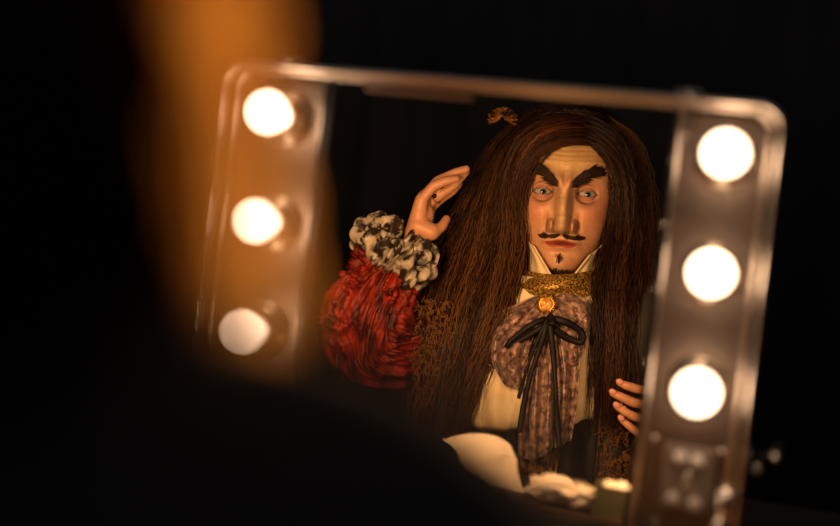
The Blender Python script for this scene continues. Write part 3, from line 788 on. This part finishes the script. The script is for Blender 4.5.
sleeve('sleeve', [SH[0]+Vector((.03, 0, .01)), SH[0]+Vector((-.04, .02, -.02)), SH[0].lerp(EL, .6)+Vector((0, 0, -.01)), P(364, 346, .12), P(365, 318, .13), P(377, 290, .125), P(393, 266, .12), P(400, 257, .12)],
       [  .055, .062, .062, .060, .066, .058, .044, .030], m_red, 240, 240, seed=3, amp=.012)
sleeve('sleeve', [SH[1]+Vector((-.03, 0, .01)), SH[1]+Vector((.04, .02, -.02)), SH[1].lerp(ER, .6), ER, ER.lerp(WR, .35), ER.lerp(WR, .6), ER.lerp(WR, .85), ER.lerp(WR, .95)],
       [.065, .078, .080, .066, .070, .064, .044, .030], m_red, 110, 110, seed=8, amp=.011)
for s_ in (-1, 1):                                            # padded black shoulder puffs of the coat
    mb = MB(); n_, k_ = 140, 50; V = []; c = Vector((.185*s_, .015, .905)) if s_ > 0 else Vector((-.165, -.03, .885)); rx, ry, rz_ = (.105, .095, .110) if s_ > 0 else (.07, .06, .06)
    for i in range(k_+1):
        th = PI*i/k_
        for j in range(n_):
            a = 2*PI*j/n_; q = 1+.035*math.sin(14*a+2*math.cos(th))*math.sin(th)+.04*nz(math.cos(a)*2, math.sin(a)*2, th)
            V.append(c+Vector((rx*q*math.sin(th)*math.cos(a), ry*q*math.sin(th)*math.sin(a), rz_*math.cos(th))))
    mb.add(V, [(i*n_+j, (i+1)*n_+j, (i+1)*n_+(j+1) % n_, i*n_+(j+1) % n_) for i in range(k_) for j in range(n_)])
    mb.build('shoulder_puff', m_trouser, per)
def ruff(name, c, axis, r0, r1, k, seed):
    """gathered scrunched satin around the wrist: a torus thrown into deep overlapping folds"""
    mb = MB(); ax = Vector(axis).normalized(); u = ax.orthogonal().normalized(); v = ax.cross(u)
    for L in range(2):
        V = []; NA, NB_ = 420, 56; Rm = (r0+r1)/2-.006*L; rm = (r1-r0)/2
        for i in range(NB_):
            b = 2*PI*i/NB_
            for j in range(NA):
                a = 2*PI*j/NA; ca, sa = math.cos(a), math.sin(a)
                n1 = nz(ca*2.6+seed, sa*2.6, L*5+math.cos(b)*.6); n2 = nz(ca*6+seed, sa*6, math.sin(b)*1.3+L*3)
                f = abs(math.sin(k*a*.5+3.5*n1+.7*math.sin(b)+L))
                r = rm*(.55+.62*f**.7+.55*n2)*(1 if L == 0 else .9)
                aa = a+.10*math.sin(b*2+5*n1+k*a*.3)*.7
                V.append(Vector(c)+(u*math.cos(aa)+v*math.sin(aa))*(Rm+r*math.cos(b))+ax*(r*1.0*math.sin(b)+(.012 if L else -.010)+.008*n1))
        mb.add(V, [(i*NA+j, i*NA+(j+1) % NA, ((i+1) % NB_)*NA+(j+1) % NA, ((i+1) % NB_)*NA+j) for i in range(NB_) for j in range(NA)])
    return mb.build(name, m_lace, per, clean=False)
axL = P(424, 226, .12)-P(392, 272, .125)
ruff('lace_cuff', P(398, 250, .12), axL, .022, .074, 15, 2)
ruff('lace_cuff', ER.lerp(WR, .93), WR-ER, .024, .070, 15, 5)
# ring on the raised hand
rc = P(436, 193, .1085); rd = (Vector(P(441, 195, .108))-Vector(P(429, 203, .098))).normalized()
mb = MB(); u = rd.orthogonal().normalized(); v = rd.cross(u); rc2 = Vector(P(429, 203, .098)).lerp(Vector(P(441, 195, .108)), .62)
mb.tube([rc2+(u*math.cos(a)+v*math.sin(a))*.0098 for a in np.linspace(0, 2*PI, 24, endpoint=False)], .0012, 6, closed=True)
mb.ball(rc2+Vector((-.002, .0095, .003)), (.0045, .003, .0045), mi=1, n=14, m_=8)
mb.build('ring', [m_goldthread, m_black_satin], per)
# hair ornament: small gold pleated shell
mb = MB(); oc = P(503, 120, .0)
for L in range(3):
    V = []; NA, NR = 60, 8; r1 = .026-.006*L
    for i in range(NR):
        t = i/(NR-1)
        for j in range(NA):
            a = math.radians(-20+230*j/(NA-1)); rr = .004+(r1-.004)*t*(1+.06*math.sin(a*16))
            V.append(oc+Vector((rr*math.cos(a), .004*math.sin(a*14+L)*t+.010*(1-t)+.006*L, rr*math.sin(a)*.85)))
    mb.add(V, [(i*NA+j, i*NA+j+1, (i+1)*NA+j+1, (i+1)*NA+j) for i in range(NR-1) for j in range(NA-1)])
mb.build('hair_ornament', m_vest, per, solid=.0008, clean=False)

# ------------------------------------------------------------------ stool under the actor
st = thing('stool', 'round black padded stool under the seated person', 'stool', (ROOT[0]+FW[0]*-.03, ROOT[1]+FW[1]*-.03, 0))
mb = MB(); mb.lathe([(0, .36), (.17, .36), (.178, .375), (.178, .40), (.165, .418), (0, .422)], (0, 0, 0), axis='Z', n=40); mb.build('seat', m_boot, st)
for k in range(4):
    a = PI/4+k*PI/2; mb = MB(); mb.tube([(.13*math.cos(a), .13*math.sin(a), .36), (.19*math.cos(a), .19*math.sin(a), 0)], [.014, .012], 12); mb.build('leg', m_wood, st)

# ------------------------------------------------------------------ things on the table, in front of the glass
def at(px, py, Y):
    """point of the real room whose mirror image at distance Y behind the glass is seen at px,py"""
    d = ray(px, py); t = (-Y-c0[1])/d[1]; return c0+t*d
m_paper = mat('white paper', lin((236, 224, 205)), .8, bump=.1)
m_cotton = mat('cotton', lin((240, 228, 210)), .95, bump=.8, bscale=200)
m_glassjar = mat('greenish glass', lin((130, 126, 96)), .2, trans=.4)

def onto(px, py):
    d = ray(px, py); t = (TZ-c0[2])/d[2]; return c0+t*d
G = [[(444, 437, .25), (470, 433, .25), (498, 434, .245), (512, 442, .225)], [(458, 448, .215), (482, 450, .215), (504, 448, .205), (518, 456, .195)], [(462, 455, .205), (484, 457, .205), (506, 455, .20), (519, 462, .19)],
     [(464, 464, .20), (486, 466, .20), (507, 465, .195), (521, 470, .185)], [(468, 488, .175), (490, 492, .175), (510, 494, .17), (527, 494, .165)]]
G = np.array([[at(*q) for q in r] for r in G]); G[4, :, 2] = TZ+.001
nu, nv = 40, 40; V = []
for i in range(nv):
    t = i/(nv-1); row = np.array([cr(G[:, k, :], t) for k in range(4)])
    for j in range(nu):
        p = cr(row, j/(nu-1)); p[1] += .002*math.sin(j*.3+i*.1); p[2] = max(p[2]+.0015*math.sin(i*.2+j*.12), TZ+.001); V.append(p)
o_ = np.mean(G.reshape(-1, 3), 0); V = [(p[0]-o_[0], p[1]-o_[1], p[2]-TZ) for p in V]
mb = MB(); mb.add(V, [(i*nu+j, i*nu+j+1, (i+1)*nu+j+1, (i+1)*nu+j) for i in range(nv-1) for j in range(nu-1)])
pp = mb.build('paper_sheet', m_paper, None, solid=.0008, clean=False); pp.location = (o_[0], o_[1], TZ)
tag(pp, 'folded white paper sheet standing on the table, reflected low in the mirror', 'paper')
for (px, py, rx, ry, rz_, lab) in ((553, 500, .026, .020, .015, 'larger white cotton wad lying nearest the middle of the mirror'), (584, 507, .019, .014, .012, 'smaller white cotton wad beside the translucent dish')):
    p = onto(px, py); mb = MB(); n_, k_ = 60, 30; V = []
    for i in range(k_+1):
        th = PI*i/k_
        for j in range(n_):
            a = 2*PI*j/n_; v = Vector((math.sin(th)*math.cos(a), math.sin(th)*math.sin(a), math.cos(th))); q = 1+.28*nz(v.x*2+px, v.y*2, v.z*2)+.10*nz(v.x*6, v.y*6, v.z*6)
            V.append((v.x*rx*q, v.y*ry*q, max(rz_*(1+v.z*q), .0)))
    mb.add(V, [(i*n_+j, (i+1)*n_+j, (i+1)*n_+(j+1) % n_, i*n_+(j+1) % n_) for i in range(k_) for j in range(n_)])
    o = mb.build('cotton_wad', m_cotton); o.location = (p[0], p[1], TZ); tag(o, lab, 'cotton', 'cotton wads on the table')
p = onto(577, 501); jr = thing('jar', 'small dark metal jar with a lid beside the cotton wads', 'jar', (p[0], p[1], TZ))
m_tin = mat('dull tin', (.34, .29, .22), .45, .4)
mb = MB(); mb.lathe([(0, 0), (.0115, 0), (.0122, .001), (.0122, .015), (.0116, .0155), (0, .0155)], (0, 0, 0), 'Z', 32); mb.build('jar_body', m_tin, jr)
mb = MB(); mb.lathe([(.0128, .0155), (.0128, .0215), (.012, .0228), (0, .0230)], (0, 0, 0), 'Z', 32); mb.build('lid', m_tin, jr)
p = onto(613, 512); dh = thing('glass_dish', 'square greenish translucent dish of white cotton near the mirror corner', 'dish', (p[0], p[1], TZ))
mb = MB()
for q in range(4):
    a = q*PI/2; mb.box((.0175*math.cos(a), .0175*math.sin(a), .015), (.002 if q % 2 == 0 else .037, .037 if q % 2 == 0 else .002, .030))
mb.box((0, 0, .001), (.036, .036, .002)); mb.build('dish_body', m_glassjar, dh, False, .0005)
mb = MB()
for q in range(5): mb.ball((random.uniform(-.008, .008), random.uniform(-.008, .008), .026+random.uniform(0, .004)), (.008, .008, .006))
mb.build('cotton_filling', m_cotton, dh)
